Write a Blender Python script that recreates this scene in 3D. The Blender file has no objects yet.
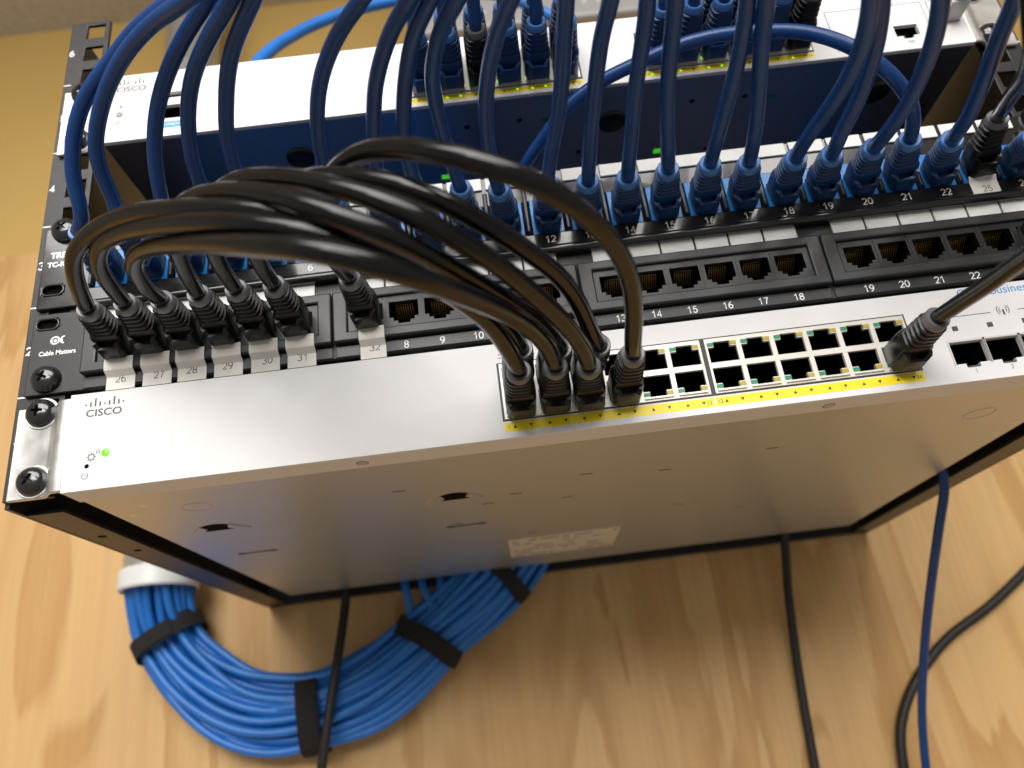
import bpy, bmesh, math, random
from mathutils import Vector, Matrix
random.seed(7)
S = bpy.context.scene
COL = S.collection
MM = 0.001

# ------------------------------------------------------------------ camera
F_PX = 764.511
CAM = Vector((203.913, -299.654, -102.351))          # millimetres
RIGHT = Vector((0.99255232, 0.03389844, -0.11700761))
DOWN = Vector((-0.12092675, 0.39021633, -0.91274747))
FWD = Vector((0.01471757, 0.92009897, 0.39140935))
cd = bpy.data.cameras.new('camera'); cam = bpy.data.objects.new('camera', cd); COL.objects.link(cam)
cam.matrix_world = Matrix(((RIGHT.x, -DOWN.x, -FWD.x, CAM.x * MM), (RIGHT.y, -DOWN.y, -FWD.y, CAM.y * MM),
                           (RIGHT.z, -DOWN.z, -FWD.z, CAM.z * MM), (0, 0, 0, 1)))
cd.sensor_width = 36; cd.lens = F_PX * 36 / 1024
cd.clip_start = 0.01; cd.clip_end = 50
cd.dof.use_dof = True; cd.dof.focus_distance = 0.318; cd.dof.aperture_fstop = 7.6
S.camera = cam

# ------------------------------------------------------------------ world and lamps
w = bpy.data.worlds.new('World'); S.world = w; w.use_nodes = True
bg = w.node_tree.nodes['Background']; bg.inputs[0].default_value = (1.0, 0.92, 0.82, 1); bg.inputs[1].default_value = 0.26
def area(name, loc, sx, sy, power, col, target):
    l = bpy.data.lights.new(name, 'AREA'); l.shape = 'RECTANGLE'; l.size = sx; l.size_y = sy; l.energy = power; l.color = col
    o = bpy.data.objects.new(name, l); COL.objects.link(o); o.location = loc
    o.rotation_euler = (Vector(target) - Vector(loc)).to_track_quat('-Z', 'Y').to_euler()
area('ceiling_lamp', (0.15, -0.85, 0.655), 1.3, 0.7, 24, (1.0, 0.97, 0.94), (0.15, -0.75, 0))
area('ceiling_lamp_far', (0.4, -2.3, 0.655), 2.4, 1.5, 136, (1.0, 0.97, 0.94), (0.5, -2.2, 0))
S.view_settings.view_transform = 'Standard'; S.view_settings.look = 'None'
S.view_settings.exposure = 0.22; S.view_settings.gamma = 1
S.render.engine = 'CYCLES'
S.render.resolution_x = 1024; S.render.resolution_y = 768

# ------------------------------------------------------------------ helpers
def at(px, py, Y):
    """point (mm) at depth Y seen in the photograph at px, py"""
    d = RIGHT * ((px - 512) / F_PX) + DOWN * ((py - 384) / F_PX) + FWD
    return CAM + d * ((Y - CAM.y) / d.y)

MATS = {}
def mat(name, col, rough=0.5, metal=0.0, var=0.0, vscale=80, bump=0.0, bscale=600, coat=0.0, emit=None, spec=0.5, rvar=0.0):
    m = bpy.data.materials.new(name); m.use_nodes = True; nt = m.node_tree; b = nt.nodes['Principled BSDF']
    b.inputs['Base Color'].default_value = (*col, 1); b.inputs['Roughness'].default_value = rough
    b.inputs['Metallic'].default_value = metal; b.inputs['Coat Weight'].default_value = coat
    b.inputs['Specular IOR Level'].default_value = spec
    tc = nt.nodes.new('ShaderNodeTexCoord')
    if var or rvar:
        n = nt.nodes.new('ShaderNodeTexNoise'); n.inputs['Scale'].default_value = vscale; n.inputs['Detail'].default_value = 6
        nt.links.new(tc.outputs['Object'], n.inputs['Vector'])
        if var:
            r = nt.nodes.new('ShaderNodeValToRGB'); nt.links.new(n.outputs['Fac'], r.inputs['Fac'])
            r.color_ramp.elements[0].position = .3; r.color_ramp.elements[1].position = .7
            r.color_ramp.elements[0].color = (*[c * (1 - var) for c in col], 1)
            r.color_ramp.elements[1].color = (*[min(1, c * (1 + var)) for c in col], 1)
            nt.links.new(r.outputs['Color'], b.inputs['Base Color'])
        if rvar:
            mr = nt.nodes.new('ShaderNodeMapRange'); nt.links.new(n.outputs['Fac'], mr.inputs['Value'])
            mr.inputs['From Min'].default_value = .3; mr.inputs['From Max'].default_value = .7
            mr.inputs['To Min'].default_value = max(.02, rough - rvar); mr.inputs['To Max'].default_value = rough + rvar
            nt.links.new(mr.outputs['Result'], b.inputs['Roughness'])
    if bump:
        n2 = nt.nodes.new('ShaderNodeTexNoise'); n2.inputs['Scale'].default_value = bscale; n2.inputs['Detail'].default_value = 3
        nt.links.new(tc.outputs['Object'], n2.inputs['Vector'])
        bp = nt.nodes.new('ShaderNodeBump'); bp.inputs['Strength'].default_value = bump; bp.inputs['Distance'].default_value = 0.0005
        nt.links.new(n2.outputs['Fac'], bp.inputs['Height']); nt.links.new(bp.outputs['Normal'], b.inputs['Normal'])
    if emit:
        b.inputs['Emission Color'].default_value = (*emit[:3], 1); b.inputs['Emission Strength'].default_value = emit[3]
    MATS[name] = m
    return m
M = MATS
mat('white_paint', (.68, .675, .68), .5, var=.015, vscale=60, bump=.05, bscale=2500)
mat('bezel_plastic', (.66, .64, .62), .45, var=.02, vscale=60)
mat('steel', (.49, .51, .51), .33, .62)
mat('dark_steel', (.40, .42, .46), .30, .95, rvar=.02, vscale=12)
mat('zinc', (.66, .66, .64), .40, .9, var=.06, vscale=120, rvar=.06, bump=.05, bscale=900)
mat('black_metal', (.011, .011, .012), .42, var=.15, vscale=300, bump=.12, bscale=3000)
mat('black_plastic', (.010, .010, .011), .32, bump=.06, bscale=1800, var=.1)
mat('gloss_black', (.012, .012, .013), .18, coat=.3, rvar=.05)
mat('grey_plastic', (.022, .023, .025), .36, bump=.06, bscale=1800, var=.1)
mat('screw_black', (.014, .014, .015), .2, coat=.5, rvar=.06, vscale=300)
mat('blue_jacket', (.003, .046, .19), .34, var=.10, vscale=200, bump=.05, bscale=900)
mat('blue_boot', (.005, .040, .145), .40, var=.08, vscale=200, bump=.05, bscale=1500)
mat('blue_rim_lit', (.07, .20, .50), .36)  # paler than the blue boot: top-light highlight painted into the collar
mat('blue_keystone', (.010, .17, .50), .32)
mat('blue_bundle', (.016, .165, .56), .38, var=.10, vscale=60)
mat('black_jacket', (.004, .004, .004), .2, spec=.36, var=.15, vscale=150, bump=.08, bscale=900, rvar=.06)
mat('black_boot', (.005, .005, .005), .33, spec=.38, bump=.10, bscale=1500, var=.1)
mat('boot_rim_lit', (.13, .13, .135), .3)  # grey on a black boot: collar highlight painted as base colour
mat('power_cord', (.012, .011, .011), .5)
mat('velcro', (.014, .013, .013), .9, bump=.6, bscale=2500)
mat('label_white', (.76, .76, .74), .40, var=.02)
mat('paper', (.72, .70, .65), .45, var=.04, vscale=150)
mat('sticker', (.62, .58, .50), .4)
mat('print_white', (.82, .82, .80), .5)
mat('print_grey', (.06, .06, .065), .5)
mat('print_mid', (.25, .24, .22), .5)
mat('print_black', (.03, .03, .03), .5)
mat('print_blue', (.03, .26, .58), .5)
mat('yellow', (.86, .68, .01), .42, var=.03)
mat('jack_shell', (.66, .64, .58), .35, .25, var=.04)
mat('socket_dark', (.004, .004, .004), .8, spec=.04)
mat('gold', (.75, .50, .17), .3, 1.0)
mat('led_green', (.05, .5, .02), .3, emit=(.22, 1.0, .02, .9))
mat('led_green_dim', (.02, .22, .12), .4)
mat('led_amber_dim', (.42, .33, .02), .4)
mat('led_link', (.2, .6, .02), .3, emit=(.35, 1.0, .02, .9))
mat('led_vent', (.05, .4, .02), .3, emit=(.1, 1.0, .02, .35))
mat('led_grey', (.25, .25, .25), .4)
mat('white_pvc', (.78, .79, .78), .4, var=.02)
mat('conduit_grey', (.50, .50, .47), .35, .6, var=.05)
mat('box_grey', (.46, .45, .45), .45, .2, var=.03)
mat('clear_plug', (.10, .10, .10), .2)
mat('clear_grey', (.5, .5, .48), .25)

def plywood_mat():
    m = bpy.data.materials.new('plywood'); m.use_nodes = True; nt = m.node_tree; b = nt.nodes['Principled BSDF']; L = nt.links
    tc = nt.nodes.new('ShaderNodeTexCoord')
    mp = nt.nodes.new('ShaderNodeMapping'); mp.inputs['Rotation'].default_value = (0, math.radians(5), 0)
    mp.inputs['Scale'].default_value = (5, 1, 1.0); L.new(tc.outputs['Object'], mp.inputs['Vector'])
    n1 = nt.nodes.new('ShaderNodeTexNoise'); n1.inputs['Scale'].default_value = 1.9; n1.inputs['Detail'].default_value = 4; n1.inputs['Distortion'].default_value = .9
    L.new(mp.outputs[0], n1.inputs['Vector'])
    # contour bands of the rotary-cut veneer
    mul = nt.nodes.new('ShaderNodeMath'); mul.operation = 'MULTIPLY'; mul.inputs[1].default_value = 5.5; L.new(n1.outputs['Fac'], mul.inputs[0])
    fr = nt.nodes.new('ShaderNodeMath'); fr.operation = 'FRACT'; L.new(mul.outputs[0], fr.inputs[0])
    r1 = nt.nodes.new('ShaderNodeValToRGB'); L.new(fr.outputs[0], r1.inputs['Fac'])
    e = r1.color_ramp.elements
    e[0].position = 0; e[0].color = (.60, .355, .135, 1); e[1].position = 1; e[1].color = (.585, .335, .12, 1)
    x = e.new(.06); x.color = (.72, .46, .20, 1); x = e.new(.55); x.color = (.695, .435, .182, 1); x = e.new(.88); x.color = (.60, .35, .13, 1)
    # fine fibres
    mp2 = nt.nodes.new('ShaderNodeMapping'); mp2.inputs['Rotation'].default_value = (0, math.radians(5), 0)
    mp2.inputs['Scale'].default_value = (260, 40, 9); L.new(tc.outputs['Object'], mp2.inputs['Vector'])
    n2 = nt.nodes.new('ShaderNodeTexNoise'); n2.inputs['Scale'].default_value = 1.0; n2.inputs['Detail'].default_value = 5; L.new(mp2.outputs[0], n2.inputs['Vector'])
    r2 = nt.nodes.new('ShaderNodeValToRGB'); L.new(n2.outputs['Fac'], r2.inputs['Fac'])
    r2.color_ramp.elements[0].position = .35; r2.color_ramp.elements[0].color = (.90, .88, .85, 1)
    r2.color_ramp.elements[1].position = .6; r2.color_ramp.elements[1].color = (1, 1, 1, 1)
    mx = nt.nodes.new('ShaderNodeMix'); mx.data_type = 'RGBA'; mx.blend_type = 'MULTIPLY'; mx.inputs[0].default_value = .75
    L.new(r1.outputs[0], mx.inputs[6]); L.new(r2.outputs[0], mx.inputs[7])
    # broad tone drift
    n3 = nt.nodes.new('ShaderNodeTexNoise'); n3.inputs['Scale'].default_value = 4; n3.inputs['Detail'].default_value = 2; L.new(tc.outputs['Object'], n3.inputs['Vector'])
    r3 = nt.nodes.new('ShaderNodeValToRGB'); L.new(n3.outputs['Fac'], r3.inputs['Fac'])
    r3.color_ramp.elements[0].position = .3; r3.color_ramp.elements[0].color = (.88, .86, .84, 1)
    r3.color_ramp.elements[1].position = .7; r3.color_ramp.elements[1].color = (1.06, 1.06, 1.05, 1)
    mx2 = nt.nodes.new('ShaderNodeMix'); mx2.data_type = 'RGBA'; mx2.blend_type = 'MULTIPLY'; mx2.inputs[0].default_value = 1
    L.new(mx.outputs[2], mx2.inputs[6]); L.new(r3.outputs[0], mx2.inputs[7])
    L.new(mx2.outputs[2], b.inputs['Base Color']); b.inputs['Roughness'].default_value = .55
    bp = nt.nodes.new('ShaderNodeBump'); bp.inputs['Strength'].default_value = .25; bp.inputs['Distance'].default_value = .0006
    L.new(n2.outputs['Fac'], bp.inputs['Height']); L.new(bp.outputs[0], b.inputs['Normal'])
    M['plywood'] = m
plywood_mat()
mat('wall_paint', (.60, .40, .12), .7, var=.03, vscale=8, bump=.2, bscale=500)
mat('ceiling_tile', (.60, .56, .49), .85, var=.10, vscale=120, bump=.6, bscale=260)

class MB:
    """collects geometry in millimetres and links it as ONE mesh object"""
    def __init__(s): s.v = []; s.f = []
    def quadbox(s, x0, x1, y0, y1, z0, z1):
        n = len(s.v)
        s.v += [(x0, y0, z0), (x1, y0, z0), (x1, y1, z0), (x0, y1, z0), (x0, y0, z1), (x1, y0, z1), (x1, y1, z1), (x0, y1, z1)]
        s.f += [tuple(n + i for i in q) for q in ((3, 2, 1, 0), (4, 5, 6, 7), (0, 1, 5, 4), (1, 2, 6, 5), (2, 3, 7, 6), (3, 0, 4, 7))]
        return s
    box = quadbox
    def openbox(s, x0, x1, y0, y1, z0, z1):
        """a socket: five walls, open towards -Y"""
        n = len(s.v)
        s.v += [(x0, y0, z0), (x1, y0, z0), (x1, y1, z0), (x0, y1, z0), (x0, y0, z1), (x1, y0, z1), (x1, y1, z1), (x0, y1, z1)]
        s.f += [tuple(n + i for i in q) for q in ((0, 1, 2, 3), (7, 6, 5, 4), (5, 6, 2, 1), (6, 7, 3, 2), (7, 4, 0, 3))]
        return s
    def slab(s, x0, x1, z0, z1, y0, y1, holes):
        """plate in the XZ plane from y0 (front) to y1 with rectangular openings (x0,x1,z0,z1)"""
        xs = sorted({x0, x1} | {h[i] for h in holes for i in (0, 1) if x0 < h[i] < x1})
        zs = sorted({z0, z1} | {h[i] for h in holes for i in (2, 3) if z0 < h[i] < z1})
        nx, nz = len(xs), len(zs); base = len(s.v)
        for y in (y0, y1):
            for z in zs:
                for x in xs: s.v.append((x, y, z))
        V = lambda k, i, j: base + k * nx * nz + j * nx + i
        solid = {}
        for i in range(nx - 1):
            for j in range(nz - 1):
                cx = (xs[i] + xs[i + 1]) / 2; cz = (zs[j] + zs[j + 1]) / 2
                solid[i, j] = not any(h[0] < cx < h[1] and h[2] < cz < h[3] for h in holes)
        for (i, j), k in solid.items():
            if not k: continue
            s.f.append((V(0, i, j), V(0, i + 1, j), V(0, i + 1, j + 1), V(0, i, j + 1)))
            s.f.append((V(1, i, j + 1), V(1, i + 1, j + 1), V(1, i + 1, j), V(1, i, j)))
            if not solid.get((i - 1, j)): s.f.append((V(0, i, j), V(0, i, j + 1), V(1, i, j + 1), V(1, i, j)))
            if not solid.get((i + 1, j)): s.f.append((V(0, i + 1, j + 1), V(0, i + 1, j), V(1, i + 1, j), V(1, i + 1, j + 1)))
            if not solid.get((i, j - 1)): s.f.append((V(0, i + 1, j), V(0, i, j), V(1, i, j), V(1, i + 1, j)))
            if not solid.get((i, j + 1)): s.f.append((V(0, i, j + 1), V(0, i + 1, j + 1), V(1, i + 1, j + 1), V(1, i, j + 1)))
        return s
    def loft(s, rings, cap0=True, cap1=True):
        n = len(rings[0]); b = len(s.v)
        for r in rings: s.v += [tuple(p) for p in r]
        for k in range(len(rings) - 1):
            for i in range(n):
                j = (i + 1) % n
                s.f.append((b + k * n + i, b + k * n + j, b + (k + 1) * n + j, b + (k + 1) * n + i))
        if cap0: s.f.append(tuple(b + i for i in reversed(range(n))))
        if cap1: s.f.append(tuple(b + (len(rings) - 1) * n + i for i in range(n)))
        return s
    def disc(s, c, axis, prof, n=20):
        """lathe: prof = [(offset along axis, radius), ...]"""
        a = Vector(axis).normalized(); u = a.orthogonal().normalized(); v = a.cross(u)
        return s.loft([[Vector(c) + a * o + (u * math.cos(2 * math.pi * i / n) + v * math.sin(2 * math.pi * i / n)) * r for i in range(n)] for o, r in prof])
    def tube(s, pts, r, n=12, cap=True, flat=None):
        fr = frames(pts); rings = []
        for (p, t, u, v) in fr:
            rings.append([p + (u * math.cos(2 * math.pi * i / n) + v * math.sin(2 * math.pi * i / n)) * r for i in range(n)])
        return s.loft(rings, cap, cap)
    def build(s, name, m, parent=None, smooth=False, bevel=0, origin=None, seg=2):
        o0 = Vector(origin) if origin is not None else (WLOC.get(parent.name, Vector()) if parent else Vector())
        me = bpy.data.meshes.new(name)
        me.from_pydata([tuple((Vector(p) - o0) * MM) for p in s.v], [], s.f); me.validate(); me.update()
        bm = bmesh.new(); bm.from_mesh(me); bmesh.ops.recalc_face_normals(bm, faces=bm.faces) if not getattr(s, 'keep', False) else None
        bm.to_mesh(me); bm.free()
        me.materials.append(M[m])
        o = bpy.data.objects.new(name, me); COL.objects.link(o)
        if smooth:
            me.polygons.foreach_set('use_smooth', [True] * len(me.polygons))
            if smooth != 'all': me.set_sharp_from_angle(angle=math.radians(40))
        if parent: o.parent = parent; WLOC[o.name] = o0
        else:
            o.location = o0 * MM; WLOC[o.name] = o0
        if bevel:
            b = o.modifiers.new('bevel', 'BEVEL'); b.width = bevel * MM; b.segments = seg; b.limit_method = 'ANGLE'; b.angle_limit = math.radians(35)
            b.use_clamp_overlap = True
            me.polygons.foreach_set('use_smooth', [True] * len(me.polygons)); me.set_sharp_from_angle(angle=math.radians(40))
        return o
WLOC = {}

def frames(pts):
    out = []; pu = None
    for i, p in enumerate(pts):
        a = pts[max(0, i - 1)]; b = pts[min(len(pts) - 1, i + 1)]
        t = (b - a).normalized()
        u = t.orthogonal().normalized() if pu is None else (pu - t * pu.dot(t)).normalized()
        v = t.cross(u); pu = u; out.append((p, t, u, v))
    return out
def spline(P, step=3.0):
    """centripetal-ish Catmull-Rom through P (mm), resampled"""
    P = [Vector(p) for p in P]; Q = [P[0] * 2 - P[1]] + P + [P[-1] * 2 - P[-2]]; out = []
    for i in range(1, len(Q) - 2):
        p0, p1, p2, p3 = Q[i - 1:i + 3]
        t0 = 0; t1 = t0 + max(1e-4, (p1 - p0).length) ** .5; t2 = t1 + max(1e-4, (p2 - p1).length) ** .5; t3 = t2 + max(1e-4, (p3 - p2).length) ** .5
        n = max(2, int((p2 - p1).length / step))
        for k in range(n):
            t = t1 + (t2 - t1) * k / n
            A1 = p0 * ((t1 - t) / (t1 - t0)) + p1 * ((t - t0) / (t1 - t0)); A2 = p1 * ((t2 - t) / (t2 - t1)) + p2 * ((t - t1) / (t2 - t1))
            A3 = p2 * ((t3 - t) / (t3 - t2)) + p3 * ((t - t2) / (t3 - t2))
            B1 = A1 * ((t2 - t) / (t2 - t0)) + A2 * ((t - t0) / (t2 - t0)); B2 = A2 * ((t3 - t) / (t3 - t1)) + A3 * ((t - t1) / (t3 - t1))
            out.append(B1 * ((t2 - t) / (t2 - t1)) + B2 * ((t - t1) / (t2 - t1)))
    out.append(P[-1])
    return out
def smooth_pts(P, it=2):
    for _ in range(it):
        P = [P[0]] + [(P[i - 1] + P[i] * 2 + P[i + 1]) / 4 for i in range(1, len(P) - 1)] + [P[-1]]
    return P

def tag(o, label=None, cat=None, group=None, kind=None):
    if label: o['label'] = label
    if cat: o['category'] = cat
    if group: o['group'] = group
    if kind: o['kind'] = kind
    return o
def thing(name, label, cat, loc, group=None):
    o = bpy.data.objects.new(name, None); COL.objects.link(o); o.location = Vector(loc) * MM
    o.empty_display_size = .01
    WLOC[o.name] = Vector(loc)
    return tag(o, label, cat, group)

TEXTS = {}
def text(name, s, size, loc, m, parent, align='CENTER', shear=0, wide=1.0, rot=0, bold=0):
    key = (s, size, align, shear, m, wide, bold)
    if key not in TEXTS:
        c = bpy.data.curves.new('t', 'FONT'); c.body = s; c.size = size * MM; c.align_x = align; c.align_y = 'CENTER'; c.extrude = .00004; c.shear = shear
        c.resolution_u = 3; c.offset = bold * MM
        t = bpy.data.objects.new('t', c); COL.objects.link(t); bpy.context.view_layer.update()
        me = bpy.data.meshes.new_from_object(t.evaluated_get(bpy.context.evaluated_depsgraph_get()))
        bpy.data.objects.remove(t); bpy.data.curves.remove(c)
        me.materials.clear(); me.materials.append(M[m]); TEXTS[key] = me
    o = bpy.data.objects.new(name, TEXTS[key]); COL.objects.link(o); o.parent = parent
    o.location = (Vector(loc) - WLOC[parent.name]) * MM; o.rotation_euler = (math.pi / 2, rot, 0); o.scale = (wide, 1, 1)
    return o

def arc_(cx, cy, rx, ry, a0, a1, n=12): return [(cx + rx * math.cos(math.radians(a0 + (a1 - a0) * k / n)), cy + ry * math.sin(math.radians(a0 + (a1 - a0) * k / n))) for k in range(n + 1)]
DIG = {'0': [arc_(.3, .5, .27, .46, 90, 450, 20)], '1': [[(.10, .74), (.27, .82), (.36, .97), (.36, .0)]],
       '2': [arc_(.3, .68, .26, .28, 165, -35, 10) + [(.06, .05), (.58, .05)]],
       '3': [arc_(.28, .72, .24, .24, 160, -80, 10), arc_(.28, .26, .27, .25, 85, -160, 12)],
       '4': [[(.42, 0), (.42, .93), (.03, .28), (.60, .28)]], '5': [[(.54, .93), (.14, .93), (.09, .50)] + arc_(.29, .31, .27, .28, 130, -155, 12)],
       '6': [arc_(.3, .30, .25, .27, 90, 450, 16), arc_(.48, .33, .43, .62, 180, 92, 8)], '7': [[(.04, .93), (.56, .93), (.36, .55), (.24, 0)]],
       '8': [arc_(.3, .72, .22, .22, 90, 450, 16), arc_(.3, .25, .26, .24, 90, 450, 16)], '9': [arc_(.3, .67, .25, .27, 90, 450, 16), arc_(.12, .64, .43, .62, 0, -88, 8)]}
NUMS = {}
def number(name, s, h, loc, m, parent, th=.14, rot=0):
    """printed number: flat stroked digits facing -Y"""
    key = (s, h, m, th)
    if key not in NUMS:
        mb = MB(); W = len(s) * .74 - .14
        for i, ch in enumerate(s):
            for q, st in enumerate(DIG[ch]):
                pts = [Vector(((x + i * .74 - W / 2) * h, 0, (y - .5) * h)) for x, y in st]
                cl = (pts[0] - pts[-1]).length < 1e-4; N = len(pts); L = []; R = []
                for k in range(N):
                    a = pts[(k - 1) % (N - 1)] if (cl and k == 0) else pts[max(0, k - 1)]
                    b = pts[1] if (cl and k == N - 1) else pts[min(N - 1, k + 1)]
                    d1 = (pts[k] - a); d2 = (b - pts[k]); d1 = d1.normalized() if d1.length else d2.normalized(); d2 = d2.normalized() if d2.length else d1
                    t = (d1 + d2).normalized(); nn = Vector((-t.z, 0, t.x)); c = max(.55, t.dot(d1)); L.append(pts[k] + nn * th * h / 2 / c); R.append(pts[k] - nn * th * h / 2 / c)
                y = -.012 * q; base = len(mb.v)
                for a, b in zip(L, R): mb.v += [(a.x, y, a.z), (b.x, y, b.z)]
                for k in range(N - 1): mb.f.append((base + 2 * k, base + 2 * k + 1, base + 2 * k + 3, base + 2 * k + 2))
        o = mb.build('n', m); NUMS[key] = o.data; bpy.data.objects.remove(o)
    o = bpy.data.objects.new(name, NUMS[key]); COL.objects.link(o); o.parent = parent
    o.location = (Vector(loc) - WLOC[parent.name]) * MM; o.rotation_euler = (0, rot, 0)
    return o

# ------------------------------------------------------------------ setting
WALL = 336.0
tag(MB().box(-900, 1500, WALL, WALL + 18, -900, 372).build('plywood_backboard', 'plywood'), 'pale pine plywood board fixed to the wall behind the rack', None, kind='structure')
tag(MB().box(-1500, 2200, WALL + 18, WALL + 60, -1200, 706).build('wall', 'wall_paint'), 'ochre painted wall above the plywood', None, kind='structure')
tag(MB().box(-1500, 2200, -3200, WALL + 18, 700, 740).build('ceiling', 'ceiling_tile'), 'pale textured ceiling above the rack', None, kind='structure')

# ------------------------------------------------------------------ wall rack
U = 44.45
rack = thing('wall_rack', 'black steel open wall rack frame with numbered rails holding the network gear', 'rack', (241.3, WALL, 0))
XL0, XL1, XR0, XR1 = -4.6, 16.4, 467.0, 488.0
RTOP = 6 * U + 1.9
for side, (xa, xb, hx) in enumerate(((XL0, XL1, 8.9), (XR0, XR1, 474.6))):
    holes = []
    for k in range(6):
        for hz in (6.35, 22.25, 38.1):
            z = k * U + hz + 1.2
            holes.append((hx - 4.8, hx + 4.8, z - 4.8, z + 4.8))
    rail = MB().slab(xa, xb, 0, RTOP, 0, 2, holes).build('rail', 'black_metal', rack, bevel=.35)
    xo = XL0 if side == 0 else XR1 - 2
    MB().box(xo, xo + 2, 2.05, WALL - 2, 14, 268).build('side_plate', 'black_metal', rack, bevel=.3)
    MB().box(xo, xo + 2, 2.05, WALL - 2, -2.5, 13.95).build('side_skirt', 'black_metal', rack, bevel=.3)
    fl = (XL0 + 2.05, 13) if side == 0 else (471, XR1 - 2.05)
    MB().box(fl[0], fl[1], 14, WALL - 2, -2.5, -.8).build('bottom_flange', 'black_metal', rack, bevel=.3)
    for y in (60, 95): MB().disc((sum(fl) / 2, y, -2.6), (0, 0, 1), [(0, 2), (.05, 2)]).build('flange_hole', 'socket_dark', rack)
    for k in range(1, 6):
        xm = xa + .2 if side == 0 else xb - 3.7
        MB().box(xm, xm + 3.8, -.06, .0, k * U + 1.7, k * U + 2.3).build('unit_mark', 'print_white', rack)
    for k in range(1, 7):
        number('unit_number', str(k), 4.0, (-2.4 if side == 0 else 486, -.06, (k - .5) * U + 2.2), 'print_white', rack, .17)
MB().box(XL0 + 2.1, XR1 - 2.1, 326, WALL - 2, -2.5, 24).build('rear_crossbar', 'black_metal', rack, bevel=.4)
MB().box(XL0 + 2.1, XR1 - 2.1, 326, WALL - 2, 228, 252).build('rear_crossbar', 'black_metal', rack, bevel=.4)

# ------------------------------------------------------------------ screws (shared mesh)
def make_screw_mesh():
    mb = MB(); n = 28; prof = []
    R, H = 6.4, 4.6
    rings = []
    for k in range(9):
        a = k / 8 * math.pi / 2
        r = R * math.cos(a) ** .7 if k < 8 else .6
        rings.append((H * math.sin(a), max(r, .6)))
    mb.disc((0, 0, 0), (0, -1, 0), [(0, R * .98)] + rings, n)
    o = mb.build('screw', 'screw_black', None, smooth='all')
    cut = MB()
    for a in (0.4, 0.4 + math.pi / 2):
        c, s_ = math.cos(a), math.sin(a); L_, W_ = 3.3, .75
        ring0 = [(c * x - s_ * z, -H - 1, s_ * x + c * z) for x, z in ((-L_, -W_), (L_, -W_), (L_, W_), (-L_, W_))]
        ring1 = [(c * x * .35 - s_ * z * .6, -H + 2.7, s_ * x * .35 + c * z * .6) for x, z in ((-L_, -W_), (L_, -W_), (L_, W_), (-L_, W_))]
        cut.loft([ring0, ring1])
    c = cut.build('cut', 'screw_black')
    md = o.modifiers.new('b', 'BOOLEAN'); md.object = c; md.operation = 'DIFFERENCE'; md.solver = 'EXACT'; md.use_self = True
    bpy.context.view_layer.update()
    me = bpy.data.meshes.new_from_object(o.evaluated_get(bpy.context.evaluated_depsgraph_get()))
    me.polygons.foreach_set('use_smooth', [True] * len(me.polygons)); me.set_sharp_from_angle(angle=math.radians(38))
    bpy.data.objects.remove(o); bpy.data.objects.remove(c)
    return me
SCREW = make_screw_mesh()
WASHER = MB().disc((0, 0, 0), (0, -1, 0), [(0, 7.2), (.7, 7.2), (.9, 6.9)], 28).build('washer', 'zinc'); WASHER_ME = WASHER.data; bpy.data.objects.remove(WASHER)
def screw(parent, loc, rot=0, washer=False):
    o = bpy.data.objects.new('screw', SCREW); COL.objects.link(o); o.parent = parent
    o.location = (Vector(loc) - WLOC[parent.name]) * MM; o.rotation_euler = (0, rot, 0)
    if washer:
        q = bpy.data.objects.new('washer', WASHER_ME); COL.objects.link(q); q.parent = o
        q.location = (0, 0.0006, 0)

# ------------------------------------------------------------------ switches
XS0, XS1 = 24.0, 459.5
def logo(parent, x, z, y, s=1.0, m='print_grey'):
    hs = [1.6, 2.6, 4.6, 2.6, 1.6, 2.6, 4.6, 2.6, 1.6]
    for i, h in enumerate(hs):
        MB().box(x + (i - 4) * 1.95 * s - .33 * s, x + (i - 4) * 1.95 * s + .33 * s, y - .06, y + .02, z + 3.1 * s + (.6 if h < 2 else 0), z + 3.1 * s + h * s * .8).build('logo_bar', m, parent)
    text('logo_text', 'CISCO', 4.5 * s, (x, y - .04, z), m, parent, wide=1.15, bold=.06)

def jack_opening(cx, cz, up):
    """RJ45 mouth: wide opening plus latch notch"""
    if up: return [(cx - 6, cx + 6, cz - 4.6, cz + 2.2), (cx - 3.4, cx + 3.4, cz + 2.1, cz + 4.6)]
    return [(cx - 6, cx + 6, cz - 2.2, cz + 4.6), (cx - 3.4, cx + 3.4, cz - 4.6, cz - 2.1)]
JACK_ME = {}
def place(name, me, parent, loc):
    o = bpy.data.objects.new(name, me); COL.objects.link(o); o.parent = parent
    o.location = (Vector(loc) - WLOC[parent.name]) * MM; WLOC[o.name] = Vector(loc)
    return o
def jack_mesh():
    mb = MB(); mb.openbox(-6.3, 6.3, 0, 14, -4.9, 4.9); mb.keep = True
    o = mb.build('socket', 'socket_dark'); JACK_ME['socket'] = o.data; bpy.data.objects.remove(o)
    for nm, m in (('g', 'led_green_dim'), ('a', 'led_amber_dim'), ('on', 'led_link')):
        o = MB().box(-1.35, 1.35, -.15, .6, -.8, .8).build('port_light', m); JACK_ME[nm] = o.data; bpy.data.objects.remove(o)
    mb = MB()
    for i in range(8):
        x = (i - 3.5) * 1.02
        mb.loft([[(x - .25, y, z), (x + .25, y, z), (x + .25, y, z + .3), (x - .25, y, z + .3)] for y, z in ((2.2, 1.6), (3.2, 1.2), (8, -2.6))])
    o = mb.build('contacts', 'gold'); JACK_ME['gold'] = o.data; bpy.data.objects.remove(o)
jack_mesh()

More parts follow.
